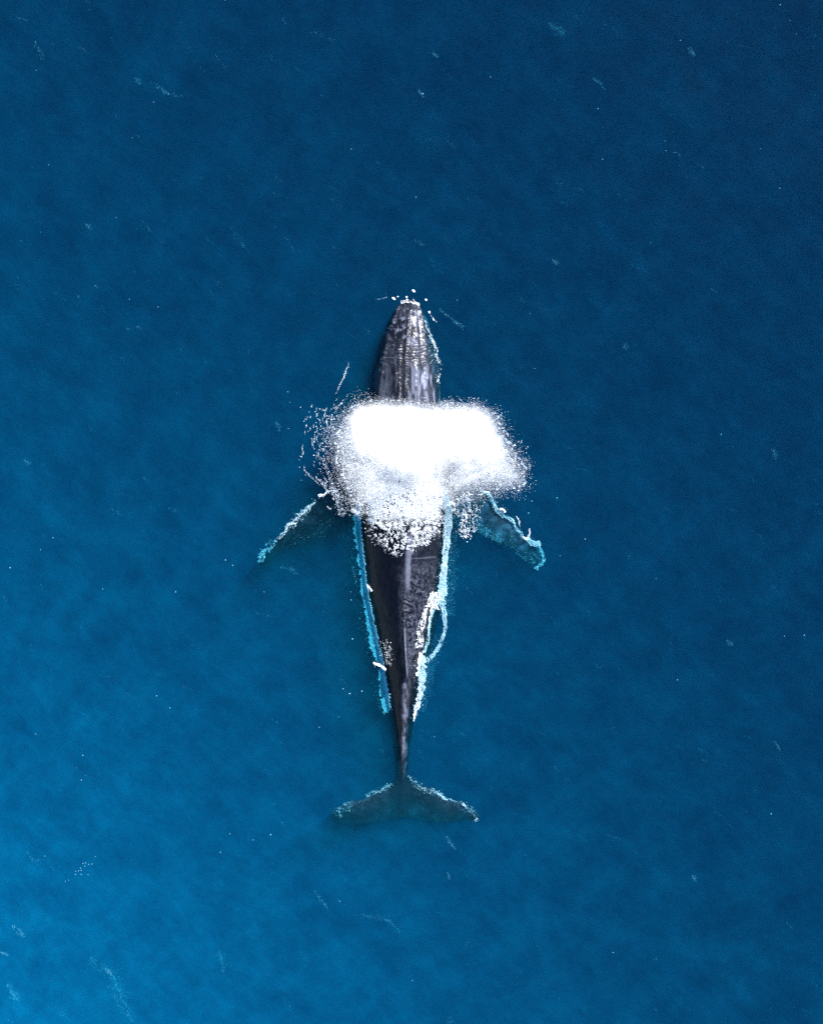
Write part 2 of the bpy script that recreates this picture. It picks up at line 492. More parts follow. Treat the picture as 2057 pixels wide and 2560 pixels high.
    pg += .7 * np.exp(-((px - np.interp(py, [930, 1000], [1053, 1068])) / 3.5) ** 2) * ss(925, 950, py) * (py < 1050) * ss(.3, .5, fbm(px*.1, py*.1, seed=3))  # sheen of running water painted on the right of the head
    pg += .35 * np.exp(-((px - 962) / 8) ** 2) * ss(945, 975, py) * (py < 1060)  # lilac sky reflection painted on the left of the head
    pg += .22 * head * ss(0, 1, s + .3) * fbm(px * .2, py * .08, seed=40)  # sunlit right half of the head painted paler
    # sky sheen on the wet spine, painted as a pale line
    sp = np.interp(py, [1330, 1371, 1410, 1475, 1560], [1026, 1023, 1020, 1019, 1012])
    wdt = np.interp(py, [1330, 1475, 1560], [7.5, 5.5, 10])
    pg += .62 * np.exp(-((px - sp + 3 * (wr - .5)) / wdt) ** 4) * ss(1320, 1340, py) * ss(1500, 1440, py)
    rdg = 1 - np.abs(2 * fbm((px + py * .4) * .11, (py - px * .5) * .16, seed=35, octv=5) - 1)
    sc2 = ss(.72, 1.0, rdg) * (.35 + .65 * ss(.35, .7, fbm(px * .3, py * .3, seed=77)))
    pg += .30 * sc2 * np.exp(-((px - 1022) / 38) ** 2) * ss(1400, 1470, py) * ss(1700, 1600, py)
    pg += .30 * sc2 * (px > 1020) * ss(1380, 1420, py) * ss(1720, 1640, py) * onbody
    pg += .25 * sc2 * np.clip(np.sin((py + 8 * wr - np.abs(px - 1012) * .5 + wob * 3) * 2 * np.pi / 9), 0, 1) * ss(1470, 1490, py) * ss(1580, 1545, py) * ch
    pg += .55 * np.exp(-((px - np.interp(py, [1560, 1690], [1011, 1018.5])) / 2.2) ** 2) * ss(1555, 1580, py) * ss(1690, 1680, py) * (z > .2)  # lit edge of the fin crest painted bright
    pg += .35 * np.exp(-((py - (1394 - .04 * (px - 1050) + 3 * (wr - .5))) / 1.6) ** 2) * (px > 1028) * (px < 1088) * onbody
    ridge = np.exp(-((px - (c + 8)) / 7) ** 2) * ss(1680, 1700, py) * ss(1960, 1930, py)  # sunlit crest of the tail stock, painted pale
    pg += ridge * (.12 + .55 * ss(.40, .66, fbm(px * .16, py * .08, seed=36, octv=5)))
    # flippers and flukes
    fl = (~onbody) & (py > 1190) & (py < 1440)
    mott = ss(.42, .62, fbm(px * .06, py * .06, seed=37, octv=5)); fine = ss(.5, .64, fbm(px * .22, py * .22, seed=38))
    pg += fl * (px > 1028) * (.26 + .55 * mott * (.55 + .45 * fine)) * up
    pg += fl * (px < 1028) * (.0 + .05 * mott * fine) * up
    flk = (py > 1925) & (np.abs(px - 1010) > 12)
    lead = np.interp(np.abs(px - 1008), [12, 60, 120, 192], [1935, 1965, 1998, 2040])
    pg += flk * (.075 + .14 * mott * fine + .3 * ss(26, 4, py - lead) * (.3 + .7 * fine)) * up
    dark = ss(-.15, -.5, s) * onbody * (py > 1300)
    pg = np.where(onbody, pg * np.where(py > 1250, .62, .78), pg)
    pg *= 1 - .93 * ss(0.0, -.2, s) * onbody * (py > 1300)  # shade on the left of the back, put into the skin tone
    pg = np.where((py > 1900) & onbody, np.maximum(pg, .07), pg)
    pg = np.clip(pg, 0, 1)
    at = body.attributes.new('pigment_light', 'FLOAT', 'POINT'); at.data.foreach_set('value', pg.astype(np.float32))
    body.polygons.foreach_set('use_smooth', np.ones(len(body.polygons), bool))
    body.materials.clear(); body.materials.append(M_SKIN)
    body.name = 'humpback_whale'; body.update()
    o = link(bpy.data.objects.new('humpback_whale', body))
    tag(o, 'dark grey humpback whale swimming at the surface, both flippers spread, tail flukes under water', 'whale')
    return o
WH = whale()

# height of the whale's upper side on a grid, for water lying on it
bvh = BVHTree.FromObject(WH, bpy.context.evaluated_depsgraph_get())
GX0, GY0, GS = 620, 740, 4
gw, gh = 190, 340
HM = np.full((gw, gh), -9.0)
for i in range(gw):
    for j in range(gh):
        p = W(GX0 + i * GS, GY0 + j * GS, 0)
        h = bvh.ray_cast(Vector((p[0], p[1], 5)), Vector((0, 0, -1)), 10)
        if h[0] is not None: HM[i, j] = h[0].z
def top(px, py):
    i = np.clip((np.asarray(px) - GX0) / GS, 0, gw - 1.001); j = np.clip((np.asarray(py) - GY0) / GS, 0, gh - 1.001)
    a, b = i.astype(int), j.astype(int); u, v = i - a, j - b
    q = [HM[a, b], HM[a + 1, b], HM[a, b + 1], HM[a + 1, b + 1]]
    bl = q[0]*(1-u)*(1-v) + q[1]*u*(1-v) + q[2]*(1-u)*v + q[3]*u*v
    return np.where(np.minimum(np.minimum(q[0], q[1]), np.minimum(q[2], q[3])) < -5, HM[np.round(i).astype(int), np.round(j).astype(int)], bl)

def stuff(name, P, r, label, cat, mat=None, elong=None, tet=False):
    return tag(link(drops(name, P, r, mat or M_FOAM, elong, tet)), label, cat, kind='stuff')

# ------------------------------------------------------------------ the blow: mist and droplets over the blowholes
CORE = [(889,1032),(905,1024),(934,1019),(1000,1017),(1040,1022),(1086,1028),(1150,1026),(1190,1031),(1214,1046),(1221,1078),(1240,1112),(1245,1135),(1180,1136),(1121,1140),(1088,1150),(1060,1185),(1000,1175),(950,1146),(905,1131),(884,1100),(882,1060)]
MR = [(1070,1022),(1190,1018),(1240,1045),(1268,1100),(1306,1165),(1312,1205),(1280,1222),(1225,1228),(1175,1238),(1120,1262),(1095,1180)]
ML = [(846,1075),(868,1042),(900,1020),(930,1022),(960,1060),(960,1140),(930,1230),(905,1285),(882,1250),(862,1205),(840,1150),(838,1090)]
MC = [(895,1120),(1130,1120),(1120,1250),(1060,1245),(1000,1235),(915,1250)]
XS = 1.73
def tau_mist(x, y):
    nz = (fbm(x * .03, y * .03, seed=51, octv=4) - .5)
    n2 = (fbm(x * .10, y * .10, seed=52, octv=4) - .5)
    core = 4.5 * ss(-8, 46, polysd(x, y, CORE) + 14 * nz)
    core = core + .18 * ss(-26, 10, polysd(x, y, CORE) + 10 * nz)
    r = .36 * ss(-22, 85, polysd(x, y, MR) + 30 * nz)
    l = .16 * ss(-16, 50, polysd(x, y, ML) + 20 * nz)
    c = .22 * ss(-15, 30, polysd(x, y, MC))
    return core + (r + l + c) * (1 + 1.3 * n2)
def mist_mesh():
    SIG = 24.0; st = 3.0
    gx = np.arange(780, 1350, st); gy = np.arange(940, 1320, st)
    X, Y = np.meshgrid(gx, gy, indexing='ij')
    T = np.maximum(tau_mist(X, Y) / SIG - .0015, 0)
    T[0, :] = T[-1, :] = 0; T[:, 0] = T[:, -1] = 0
    Z0 = .9 + .12 * (fbm(X * .02, Y * .02, seed=58) - .5)
    # the drift settles towards its edges
    cell = (T[:-1, :-1] > 0) | (T[1:, :-1] > 0) | (T[1:, 1:] > 0) | (T[:-1, 1:] > 0)
    n, m = T.shape; ia = np.arange(n * m).reshape(n, m)
    ib = np.where(T > 0, ia + n * m, ia)
    V = np.concatenate([W(X, Y, Z0 + T / 2).reshape(-1, 3), W(X, Y, Z0 - T / 2).reshape(-1, 3)])
    def quads(I, flip):
        q = np.stack([I[:-1, :-1], I[1:, :-1], I[1:, 1:], I[:-1, 1:]], -1)[cell]
        return q[:, ::-1] if flip else q
    F = np.concatenate([quads(ia, True), quads(ib, False)])
    used, inv = np.unique(F, return_inverse=True)
    mt, t, N, Lk = mat_nodes('breath_mist')
    out = N('ShaderNodeOutputMaterial'); vs = N('ShaderNodeVolumeScatter')
    vs.inputs['Color'].default_value = (.995, .995, .998, 1); vs.inputs['Density'].default_value = SIG; vs.inputs['Anisotropy'].default_value = 0.0
    Lk(vs.outputs[0], out.inputs['Volume'])
    return mesh_np('mist', V[used], inv.reshape(F.shape).ravel(), 4, mt, True)

def spray():
    def tauF(x, y):
        nz = (fbm(x * .04, y * .04, seed=54, octv=4) - .5)
        n2 = (fbm(x * .12, y * .12, seed=55, octv=3) - .5)
        fr = .25 * ss(-26, 60, polysd(x, y, MR) + 34 * nz) + .26 * ss(-26, 40, polysd(x, y, ML) + 20 * nz) + .25 * ss(-30, 6, polysd(x, y, CORE) + 12 * nz)
        return fr * (1 + 1.2 * n2)
    def tauL(x, y):
        nz = (fbm(x * .05, y * .05, seed=53, octv=4) - .5)
        return ss(-16, 30, polysd(x, y, ML) + 22 * nz)
    # fine mist
    rf = .0023; tmax = 1.1
    x, y = sample((800, 950, 1340, 1300), lambda a, b: tauF(a, b) / tmax, int(5.4 * 3.5 * tmax / (XS * rf * rf)))
    z = np.maximum(top(x, y), 0) + .08 + R.random(len(x)) * .8
    D = W(x, y, z); rD = rf * R.uniform(.6, 1.35, len(x))
    # coarse droplets at the fringe
    def d2(a, b):
        return np.clip(.15 * tauL(a, b) + .025 * ss(-40, 10, polysd(a, b, MR)) * (1 - ss(0, 40, polysd(a, b, CORE))) + .025 * ss(-60, -10, polysd(a, b, ML)), 0, 1)
    n2 = int(5.4 * 3.4 * 1.1 / (XS * .0045 ** 2))
    x, y = sample((800, 945, 1340, 1290), d2, n2)
    z = np.maximum(top(x, y), 0) + .05 + R.random(len(x)) * .9
    r2 = .0045 * np.exp(R.normal(0, .35, len(x)))
    B = W(x, y, z)
    # a scatter thrown wide
    m = 900
    ang = R.uniform(0, 2*np.pi, m); rad = np.abs(R.normal(0, 1, m)) * 60 + 20
    x = np.where(ang < np.pi, 1190, 900) + np.cos(ang) * rad; y = 1110 + np.sin(ang*1.7) * rad * .9
    Cc = W(x, y, R.uniform(.05, 1, m)); r3 = .0075 * np.exp(R.normal(0, .35, m))
    P = np.concatenate([D, B, Cc]); r = np.concatenate([rD, r2, r3])
    print('spray', len(P))
    root = link(bpy.data.objects.new('whale_blow', None)); root.empty_display_size = .3
    tag(root, 'dense white cloud of breath over the whale\'s blowholes, wider to the right', 'whale blow')
    link(bpy.data.objects.new('mist', mist_mesh()), root)
    o = drops('droplets', P, r, M_MIST, tet=True); link(o, root); o['kind'] = 'stuff'
spray()

# ------------------------------------------------------------------ white water on the back
def back_foam():
    FO = [(915,1160),(1105,1140),(1110,1250),(1100,1320),(1080,1350),(1062,1358),(1045,1352),(1035,1338),(1010,1345),(985,1335),(955,1320),(930,1300),(915,1260)]
    SP = [(912,1240),(1108,1240),(1100,1335),(1060,1366),(1000,1392),(960,1372),(930,1345),(914,1310)]
    def d(x, y):
        n1 = fbm(x * .07, y * .07, seed=61, octv=4); n2 = fbm(x * .16, y * .16, seed=62, octv=3)
        e = ss(-8, 10, polysd(x, y, FO) + 30 * (n1 - .5))
        n3 = fbm(x * .35, y * .35, seed=63, octv=4)
        holes = ss(.5, .72, n1 * .6 + n3 * .4) * .9 + ss(.42, .66, n2 * .6 + n3 * .4) * .75 * ss(1250, 1335, y) + .35 * ss(.5, .7, n3)
        h2 = .7 * np.exp(-((x - 955) / 16) ** 2 - ((y - 1228) / 14) ** 2) + .6 * np.exp(-((x - 1020) / 14) ** 2 - ((y - 1225) / 24) ** 2)
        side = .3 * (np.abs(x - 985) < 10)
        low = ss(1265, 1315, y)
        lace = ss(.43, .60, .5 * n1 + .35 * n2 + .15 * n3)
        return np.clip(e * (1 - holes * .8) * (1 - low * (1 - lace)) * (1 - h2 * ss(.4, .6, n2)) * (.55 + .45 * n1 / .5), 0, 1)
    x, y = sample((900, 1130, 1130, 1380), d, 330000)
    z = np.maximum(top(x, y), -.05) + .01 + R.random(len(x)) ** 1.5 * .13
    P1 = W(x, y, z); r1 = .0036 * np.exp(R.normal(0, .25, len(x)))
    def d2(x, y):
        n2 = fbm(x * .22, y * .22, seed=64, octv=3)
        return ss(-10, 14, polysd(x, y, SP) + 24 * (fbm(x * .06, y * .06, seed=65) - .5)) * ss(.44, .66, .55 * n2 + .45 * fbm(x * .1, y * .1, seed=66, octv=4))
    x, y = sample((900, 1230, 1120, 1410), d2, 60000)
    z = np.maximum(top(x, y), 0) + .01 + R.random(len(x)) * .06
    P2 = W(x, y, z); r2 = .0040 * np.exp(R.normal(0, .45, len(x)))
    stuff('back_foam', np.concatenate([P1, P2]), np.concatenate([r1, r2]), 'bright white churned water pouring over the whale\'s back behind the spray', 'foam')
back_foam()

# ------------------------------------------------------------------ ribbons of foam
def ribbon(path, width, n, z0=0.0, zt=.03, seed=1, r=.010, thr=.0, rag=.5, pw=1.0, onskin=False, fr=.12, under=False):
    """path [(px,py,halfwidth)], n droplets; ragged by noise"""
    P = np.array([p[:2] for p in path], float); hw = np.array([p[2] for p in path], float)
    Q = smooth_poly(P, 200)
    d = np.concatenate([[0], np.cumsum(np.linalg.norm(np.diff(P, axis=0), axis=1))]); d /= d[-1]
    dq = np.concatenate([[0], np.cumsum(np.linalg.norm(np.diff(Q, axis=0), axis=1))]); dq /= dq[-1]
    t = R.random(n)
    cx, cy = np.interp(t, dq, Q[:, 0]), np.interp(t, dq, Q[:, 1]); w = np.interp(t, d, hw) * width
    tx, ty = np.gradient(Q[:, 0]), np.gradient(Q[:, 1]); ln = np.hypot(tx, ty); tx /= ln; ty /= ln
    nx, ny = -np.interp(t, dq, ty), np.interp(t, dq, tx)
    # uneven, meandering, frayed edge
    side = R.uniform(-1, 1, n); side = np.sign(side) * np.abs(side) ** pw
    edge = 1 + rag * 2.6 * (fbm(cx * fr * 1.6 + 5 * np.sign(side), cy * fr * 1.6, seed=seed) - .5)
    stray = R.random(n) < .02
    off = np.where(stray, R.normal(0, 1, n) * (w + 1.5), side * w * edge)
    off = off + 1.6 * w * rag * (fbm(cx * .045, cy * .045, seed=seed + 9) - .5)
    x, y = cx + nx * off, cy + ny * off
    x = x + 5 * (fbm(x * .09, y * .09, seed=seed + 5) - .5); y = y + 5 * (fbm(x * .09, y * .09, seed=seed + 6) - .5)
    leng = np.sum(np.hypot(np.diff(Q[:, 0]), np.diff(Q[:, 1])))
    f = .65 * fbm(t * leng * .075, off * .42, seed=seed + 3, octv=5) + .35 * fbm(x * .3, y * .3, seed=seed + 4, octv=3)
    k = R.random(n) < ss(thr - .10, thr + .14, f) + .02
    keep = (R.random(n) < w / w.max()) & k
    x, y = x[keep], y[keep]
    z = z0 + zt * R.uniform(-1, 1, len(x))
    if onskin: z = np.maximum(z, top(x, y) + .015)
    if under: m = z < -.10 + .12 * (fbm(x * .2, y * .2, seed=5) - .5); x, y, z = x[m], y[m], z[m]
    return W(x, y, z), r * .42 * np.exp(R.normal(0, .42, len(x)))

def join(L): return np.concatenate([a for a, _ in L]), np.concatenate([b for _, b in L])

def right_band():
    A = [ribbon([(1112,1225,8),(1118,1262,11),(1120,1306,12),(1113,1371,8.5),(1111,1410,8),(1106,1450,10),(1105,1478,14),(1100,1500,11)], .85, 50000, -.035, .03, 71, thr=.36, rag=.35),
         ribbon([(1093,1495,6),(1083,1520,5),(1076,1545,3),(1073,1575,3),(1068,1605,3.5),(1061,1632,4)], 1, 9500, -.03, .02, 72, thr=.42, rag=.4, onskin=True),
         ribbon([(1105,1500,9),(1109,1530,6),(1112,1560,4),(1108,1590,3.5),(1098,1615,4.5),(1084,1636,5),(1068,1650,6)], 1, 13000, -.035, .02, 73, thr=.40, rag=.35),
         ribbon([(1052,1632,4),(1054,1655,11),(1054,1680,10),(1055,1705,8),(1053,1728,7),(1048,1745,6),(1042,1765,5),(1037,1785,3.5),(1034,1805,1.5)], 1, 26000, -.03, .03, 74, thr=.41, rag=.65, onskin=True),
         ribbon([(1065,1520,3),(1058,1550,4),(1050,1580,5),(1046,1620,6)], 1.6, 5500, .01, .02, 75, thr=.52, rag=.5, onskin=True),
         ribbon([(1090,1480,10),(1085,1500,12),(1080,1520,12)], 1.4, 6500, .01, .02, 76, thr=.50, rag=.5, onskin=True)]
    # milky water under and beside the ribbon
    for path, n in (([(1124,1240,16),(1126,1306,18),(1120,1400,15),(1116,1480,18),(1118,1540,16)], 5200), ([(1100,1590,10),(1070,1660,14),(1062,1720,13),(1050,1780,9)], 2600)):
        A.append(ribbon(path, 1.3, n * 2, -.22, .1, 77, r=.004, thr=.1, rag=.5, pw=1.2))
    P, r = join(A)
    stuff('foam_ribbon', P, r, 'sunlit white foam ribbon along the whale\'s right side with an open loop near the tail', 'foam')
right_band()

def left_band():
    A = [ribbon([(902,1262,5),(901,1290,11),(900,1330,11),(901,1371,8),(910,1430,8.5),(914,1475,9),(921,1510,8),(925,1545,8),(931,1580,8),(938,1615,9),(947,1640,9),(956,1665,7),(960,1700,8),(963,1730,9),(964,1760,8),(964,1782,4)], 1.35, 190000, -.28, .05, 81, thr=.31, rag=.5, onskin=True, under=True),
         ribbon([(912,1300,3),(910,1371,3.5),(917,1430,3.5),(922,1475,3)], 1, 3000, -.15, .03, 84, thr=.40, rag=.4),
         ribbon([(955,1600,8),(968,1635,10),(970,1665,8)], 1.3, 2600, -.03, .02, 82, thr=.56, rag=.8, onskin=True, r=.008),
         ribbon([(934,1657,2),(945,1662,3),(955,1667,3),(964,1675,3)], 1, 900, .03, .02, 83, thr=.2, rag=.5, onskin=True),
         ribbon([(918,1462,1.5),(924,1470,2),(929,1478,2)], 1, 350, .04, .02, 85, onskin=True),
         ribbon([(880,1272,4),(888,1278,5),(896,1285,4)], 1, 900, .03, .02, 86, thr=.3, rag=.8)]
    P, r = join(A)
    stuff('foam_ribbon', P, r, 'blue shaded foam ribbon under the water along the whale\'s left side', 'foam')
left_band()

def left_flipper_foam():
    A = [ribbon([(846,1228,2),(822,1228,2.2),(808,1238,2.5),(796,1241,4)], 1, 1500, .01, .02, 91, thr=.3, rag=.8),
         ribbon([(790,1252,3),(776,1266,4),(765,1275,8),(748,1293,9),(735,1302,9),(724,1313,7),(715,1327,5),(703,1340,5),(694,1350,4),(688,1358,2)], 1, 9500, -.05, .04, 92, thr=.54, rag=.7),
         ribbon([(722,1312,2),(730,1310,2),(741,1311,2)], 1, 380, -.03, .02, 93),
         ribbon([(690,1352,6),(672,1368,9),(658,1385,9),(648,1405,8)], 1, 2800, -.2, .06, 94, thr=.52, rag=.7),
         ribbon([(655,1395,9),(652,1408,10),(646,1416,5)], 1.1, 1500, -.52, .05, 95, thr=.4, rag=.6),
         ribbon([(860,1300,14),(820,1315,22),(780,1330,26),(740,1345,20),(710,1365,12)], 1, 1900, -.14, .05, 96, thr=.60, rag=.3, r=.006),
         # lacy water where the flipper leaves the side
         ribbon([(812,1160,2),(826,1200,3),(838,1226,5),(845,1240,8)], 1, 900, .05, .05, 97, thr=.45),
         ribbon([(835,1228,6),(848,1245,14),(860,1265,16),(850,1290,12)], 1, 3400, .02, .03, 98, thr=.55, rag=.6)]
    for k in range(26):
        x0, y0 = R.uniform(812, 880), R.uniform(1190, 1270)
        a = R.normal(-1.05, .25); L = R.uniform(5, 14)
        A.append(ribbon([(x0, y0, 1.2), (x0 + L*.5*math.cos(a)+R.normal(0,1), y0 - L*.5*math.sin(a), 1.4), (x0 + L*math.cos(a), y0 - L*math.sin(a), .6)], 1, 60, .04, .02, 99+k, r=.008))
    P, r = join(A)
    stuff('flipper_foam', P, r, 'thin broken cyan foam line on the leading edge of the whale\'s left flipper', 'foam')
left_flipper_foam()

def right_flipper_foam():
    A = [ribbon([(1205,1228,4),(1222,1238,5),(1232,1255,5),(1240,1270,6),(1247,1279,7),(1256,1287,5),(1268,1295,4.5),(1278,1302,5),(1285,1308,4),(1290,1320,3),(1300,1332,3),(1306,1340,3.5)], 0.8, 10000, -.07, .03, 101, thr=.46, rag=.6),
         ribbon([(1250,1272,2.5),(1258,1274,3),(1263,1282,2)], 1, 500, .01, .02, 102),
         ribbon([(1290,1290,1.3),(1297,1302,1.3),(1300,1316,1)], 1, 160, .01, .02, 103, r=.008),
         ribbon([(1306,1342,2),(1318,1347,2.5),(1322,1335,1.5),(1324,1322,1.5)], 1, 600, .0, .02, 104, thr=.3),
         ribbon([(1315,1345,4),(1328,1355,6),(1335,1362,7),(1345,1356,5),(1347,1366,3)], 1, 2400, -.08, .03, 105, thr=.40, rag=.7),
         ribbon([(1345,1362,4),(1354,1380,4),(1358,1398,4),(1350,1410,5),(1340,1424,5)], 1, 2200, -.2, .06, 106, thr=.50, rag=.8),
         ribbon([(1300,1368,20),(1325,1385,20),(1340,1405,14)], 1, 2600, -.26, .06, 107, thr=.55, rag=.5, r=.008),
         ribbon([(1200,1290,34),(1240,1325,24),(1275,1345,22),(1300,1365,16)], 1, 5000, -.2, .05, 108, thr=.52, rag=.3, r=.006),
         ribbon([(1195,1328,12),(1220,1322,16),(1245,1345,12),(1255,1355,8)], 1, 2000, -.2, .05, 109, thr=.45, rag=.5, r=.008),
         ribbon([(1150,1240,22),(1165,1270,34),(1170,1305,26),(1160,1335,14)], 1, 9000, .05, .1, 110, thr=.55, rag=.5, r=.011),
         ribbon([(1150,1320,16),(1165,1335,14),(1172,1352,8)], 1, 900, .05, .05, 111, thr=.55, rag=.5, r=.014)]
    P, r = join(A)
    stuff('flipper_foam', P, r, 'bright foam edge and pale bubbles on the whale\'s right flipper, turquoise towards its tip', 'foam')
right_flipper_foam()

def fluke_foam():
    A = [ribbon([(1022,1938,3),(1040,1955,8),(1060,1970,9),(1085,1980,6),(1103,1990,5),(1118,1998,3.5),(1140,2006,3),(1160,2011,5),(1176,2025,6),(1196,2048,6)], 1, 6000, -.08, .04, 121, thr=.58, rag=.8, r=.009),
         ribbon([(1094,1984,2),(1106,1992,4),(1120,2001,2)], 1, 700, -.06, .02, 122, thr=.35),
         ribbon([(1155,2009,3),(1165,2014,3)], 1, 160, -.03, .02, 123),
         ribbon([(980,1958,5),(955,1972,7),(930,1984,5),(915,1990,4)], 1, 2200, -.14, .04, 124, thr=.56, rag=.8, r=.009),
         ribbon([(885,2010,8),(866,2018,9),(845,2024,10),(850,2045,8)], 1, 2200, -.14, .04, 125, thr=.60, rag=.8, r=.009),
         ribbon([(1190,2045,8),(1196,2052,6)], 1, 260, -.03, .02, 126, thr=.58, rag=.8)]
    P, r = join(A)
    stuff('fluke_foam', P, r, 'speckled foam on the front edges of the whale\'s sunken tail flukes', 'foam')
fluke_foam()

def snout_foam():
    A = [ribbon([(1001,757,3),(1012,754,4),(1024,752,4),(1036,757,4),(1046,766,4)], 1, 1400, .08, .04, 131, thr=.45, rag=.8, onskin=True, r=.009),
         ribbon([(1063,802,1.5),(1072,830,2.5),(1082,855,3.5),(1090,880,3.5),(1096,905,4),(1099,930,4),(1096,958,4)], 1, 3400, .01, .03, 132, thr=.52, rag=.9, onskin=True, r=.009),
         ribbon([(996,772,2),(985,790,2),(978,812,1.5),(965,838,1.2),(958,875,1.4),(952,905,1.6),(949,950,1.3)], 1, 900, .02, .02, 133, thr=.52, rag=.9, onskin=True, r=.008),
         ribbon([(940,748,1),(955,746,1.5),(968,744,1)], 1, 90, -.02, .02, 134, r=.007),
         ribbon([(1098,772,1.5),(1115,786,3),(1140,805,5),(1160,820,5)], 1, 420, -.12, .06, 135, r=.006),
         ribbon([(1076,788,1),(1084,799,1.5),(1092,805,1)], 1, 120, .01, .02, 136, r=.007)]
    P, r = join(A)
    stuff('snout_foam', P, r, 'small bubbles and beads of foam round the whale\'s snout and jaw line', 'foam')
snout_foam()

# streaky splashes falling on the water left of the blow
def splash():
    A = []
    sp = [((873,905),(860,940),(845,975),2.2,230),((869,915),(858,948),(838,985),2,150),((858,1003),(848,1012),(838,1030),1.5,120),
          ((829,1035),(828,1050),(827,1062),1.5,70),((818,1045),(816,1055),(818,1063),1.5,60),((780,1095),(783,1115),(786,1122),1.5,60),
          ((757,1110),(757,1130),(753,1142),1.6,110),((758,1172),(775,1190),(800,1212),1.8,170),((790,1190),(800,1205),(815,1226),2,170),
          ((800,1198),(812,1214),(822,1228),2,190),((797,1128),(797,1140),(800,1150),1.4,60),((786,1085),(786,1098),(784,1110),1.5,60)]
    for i, (a, b, c, w, n) in enumerate(sp):
        A.append(ribbon([(*a, w*.5), (*b, w), (*c, w*.5)], 1, n, .02, .02, 140+i, r=.008, thr=.3, rag=.8))
    for k in range(120):
        x0 = R.normal(812, 26); y0 = R.uniform(1010, 1190)
        if x0 > 850 or x0 < 760: continue
        L = R.uniform(2, 10); tilt = (y0 - 1100) / 250 + R.normal(0, .08)
        A.append(ribbon([(x0, y0, .8), (x0 + L * tilt * .5, y0 + L * .5, 1.2), (x0 + L * tilt, y0 + L, .6)], 1, int(5 + 3*L), .0, .03, 160 + k, r=.0065))
    P, r = join(A)
    stuff('splash_droplets', P, r, 'thin arcs of splashing droplets on the water left of the spray cloud', 'splash')
splash()

# ------------------------------------------------------------------ wisps of foam and bubbles across the sea
def wisps():
    A = []
    named = [([(225,2395),(262,2420),(285,2440),(298,2475),(312,2515),(330,2555)], 10, 1500, -.15),
             ([(262,2424),(280,2438)], 3, 160, .0), ([(30,2315),(50,2330),(62,2342)], 4, 260, -.03), ([(0,2380),(15,2385),(22,2388)], 3, 130, -.02),
             ([(20,2460),(35,2490),(50,2500)], 7, 380, -.1), ([(785,2225),(805,2255),(822,2278)], 3, 170, -.05), ([(885,2282),(930,2295),(970,2300),(1000,2330)], 4, 330, -.1),
             ([(545,2380),(555,2400),(560,2430)], 6, 300, -.12), ([(90,100),(98,125),(110,150)], 4, 170, -.06), ([(380,205),(420,232),(460,240)], 4, 260, -.06),
             ([(1115,2090),(1124,2105),(1138,2125)], 2.5, 160, -.02), ([(1118,2180),(1122,2200)], 2, 70, -.02), ([(1370,60),(1395,75),(1412,85)], 7, 260, -.1),
             ([(1720,120),(1735,140)], 4, 130, -.05), ([(1480,195),(1500,210),(1512,225)], 3, 120, -.05), ([(1560,860),(1568,872)], 4, 90, -.03),
             ([(1930,1120),(1938,1150)], 4, 150, -.05), ([(1935,1850),(1948,1880)], 2.5, 110, -.03), ([(1815,1600),(1830,1615)], 4, 110, -.05),
             ([(690,1055),(700,1080)], 3.5, 150, -.04), ([(585,580),(600,600),(610,620)], 6, 170, -.12), ([(215,560),(230,575)], 3, 90, -.03),
             ([(1080,130),(1095,145)], 3, 100, -.03), ([(1045,225),(1060,245)], 3, 90, -.03), ([(1035,600),(1060,612)], 3, 90, -.04), ([(1380,650),(1395,662)], 3, 80, -.03),
             ([(335,195),(350,210),(345,190)], 5, 130, -.1), ([(875,1400),(885,1430),(890,1450)], 2, 80, -.05), ([(700,1420),(725,1420),(745,1435)], 4, 140, -.05),
             ([(1730,2190),(1740,2205)], 3, 60, -.05), ([(1120,2560),(1125,2540)], 4, 60, -.05), ([(60,1150),(75,1165)], 4, 60, -.05)]
    for i, (p, w, n, z) in enumerate(named):
        if len(p) == 2: p = [p[0], ((p[0][0]+p[1][0])/2 + 1, (p[0][1]+p[1][1])/2 - 1), p[1]]
        A.append(ribbon([(x, y, 1.4 * w * (1 if 0 < k < len(p)-1 else .5)) for k, (x, y) in enumerate(p)], 1.3, int(n * 3.0), z - .12, .05, 300+i, r=.0045, thr=.42, rag=.8, pw=1.6))
    for k in range(1800):
        x0, y0 = R.uniform(-20, 2080), R.uniform(-20, 2580)
        if 620 < x0 < 1380 and 740 < y0 < 2080 and top(x0, y0) > -5: continue
        if fbm(np.array([x0 * .004]), np.array([y0 * .004]), seed=7)[0] < R.uniform(.3, .62): continue
        a = math.radians(R.normal(-38, 16)); L = R.gamma(2, 13); w = R.uniform(1.5, 7)
        bend = R.normal(0, .18) * L
        p0 = (x0, y0, w * .4); p2 = (x0 + L * math.cos(a), y0 - L * math.sin(a), w * .4)
        p1 = ((p0[0] + p2[0]) / 2 + bend * math.sin(a), (p0[1] + p2[1]) / 2 + bend * math.cos(a), w)
        A.append(ribbon([p0, p1, p2], 1, int(L * w * R.uniform(.12, .5)) + 6, -R.uniform(.1, .7), .05, 400 + k, r=.0048, thr=.46, rag=.9, pw=1.5))
    P, r = join(A)
    P[:, 2] = np.minimum(P[:, 2], .03)
    stuff('foam_wisps', P, r, 'faint pale wisps of foam and bubbles drifting all over the blue sea', 'foam')
wisps()

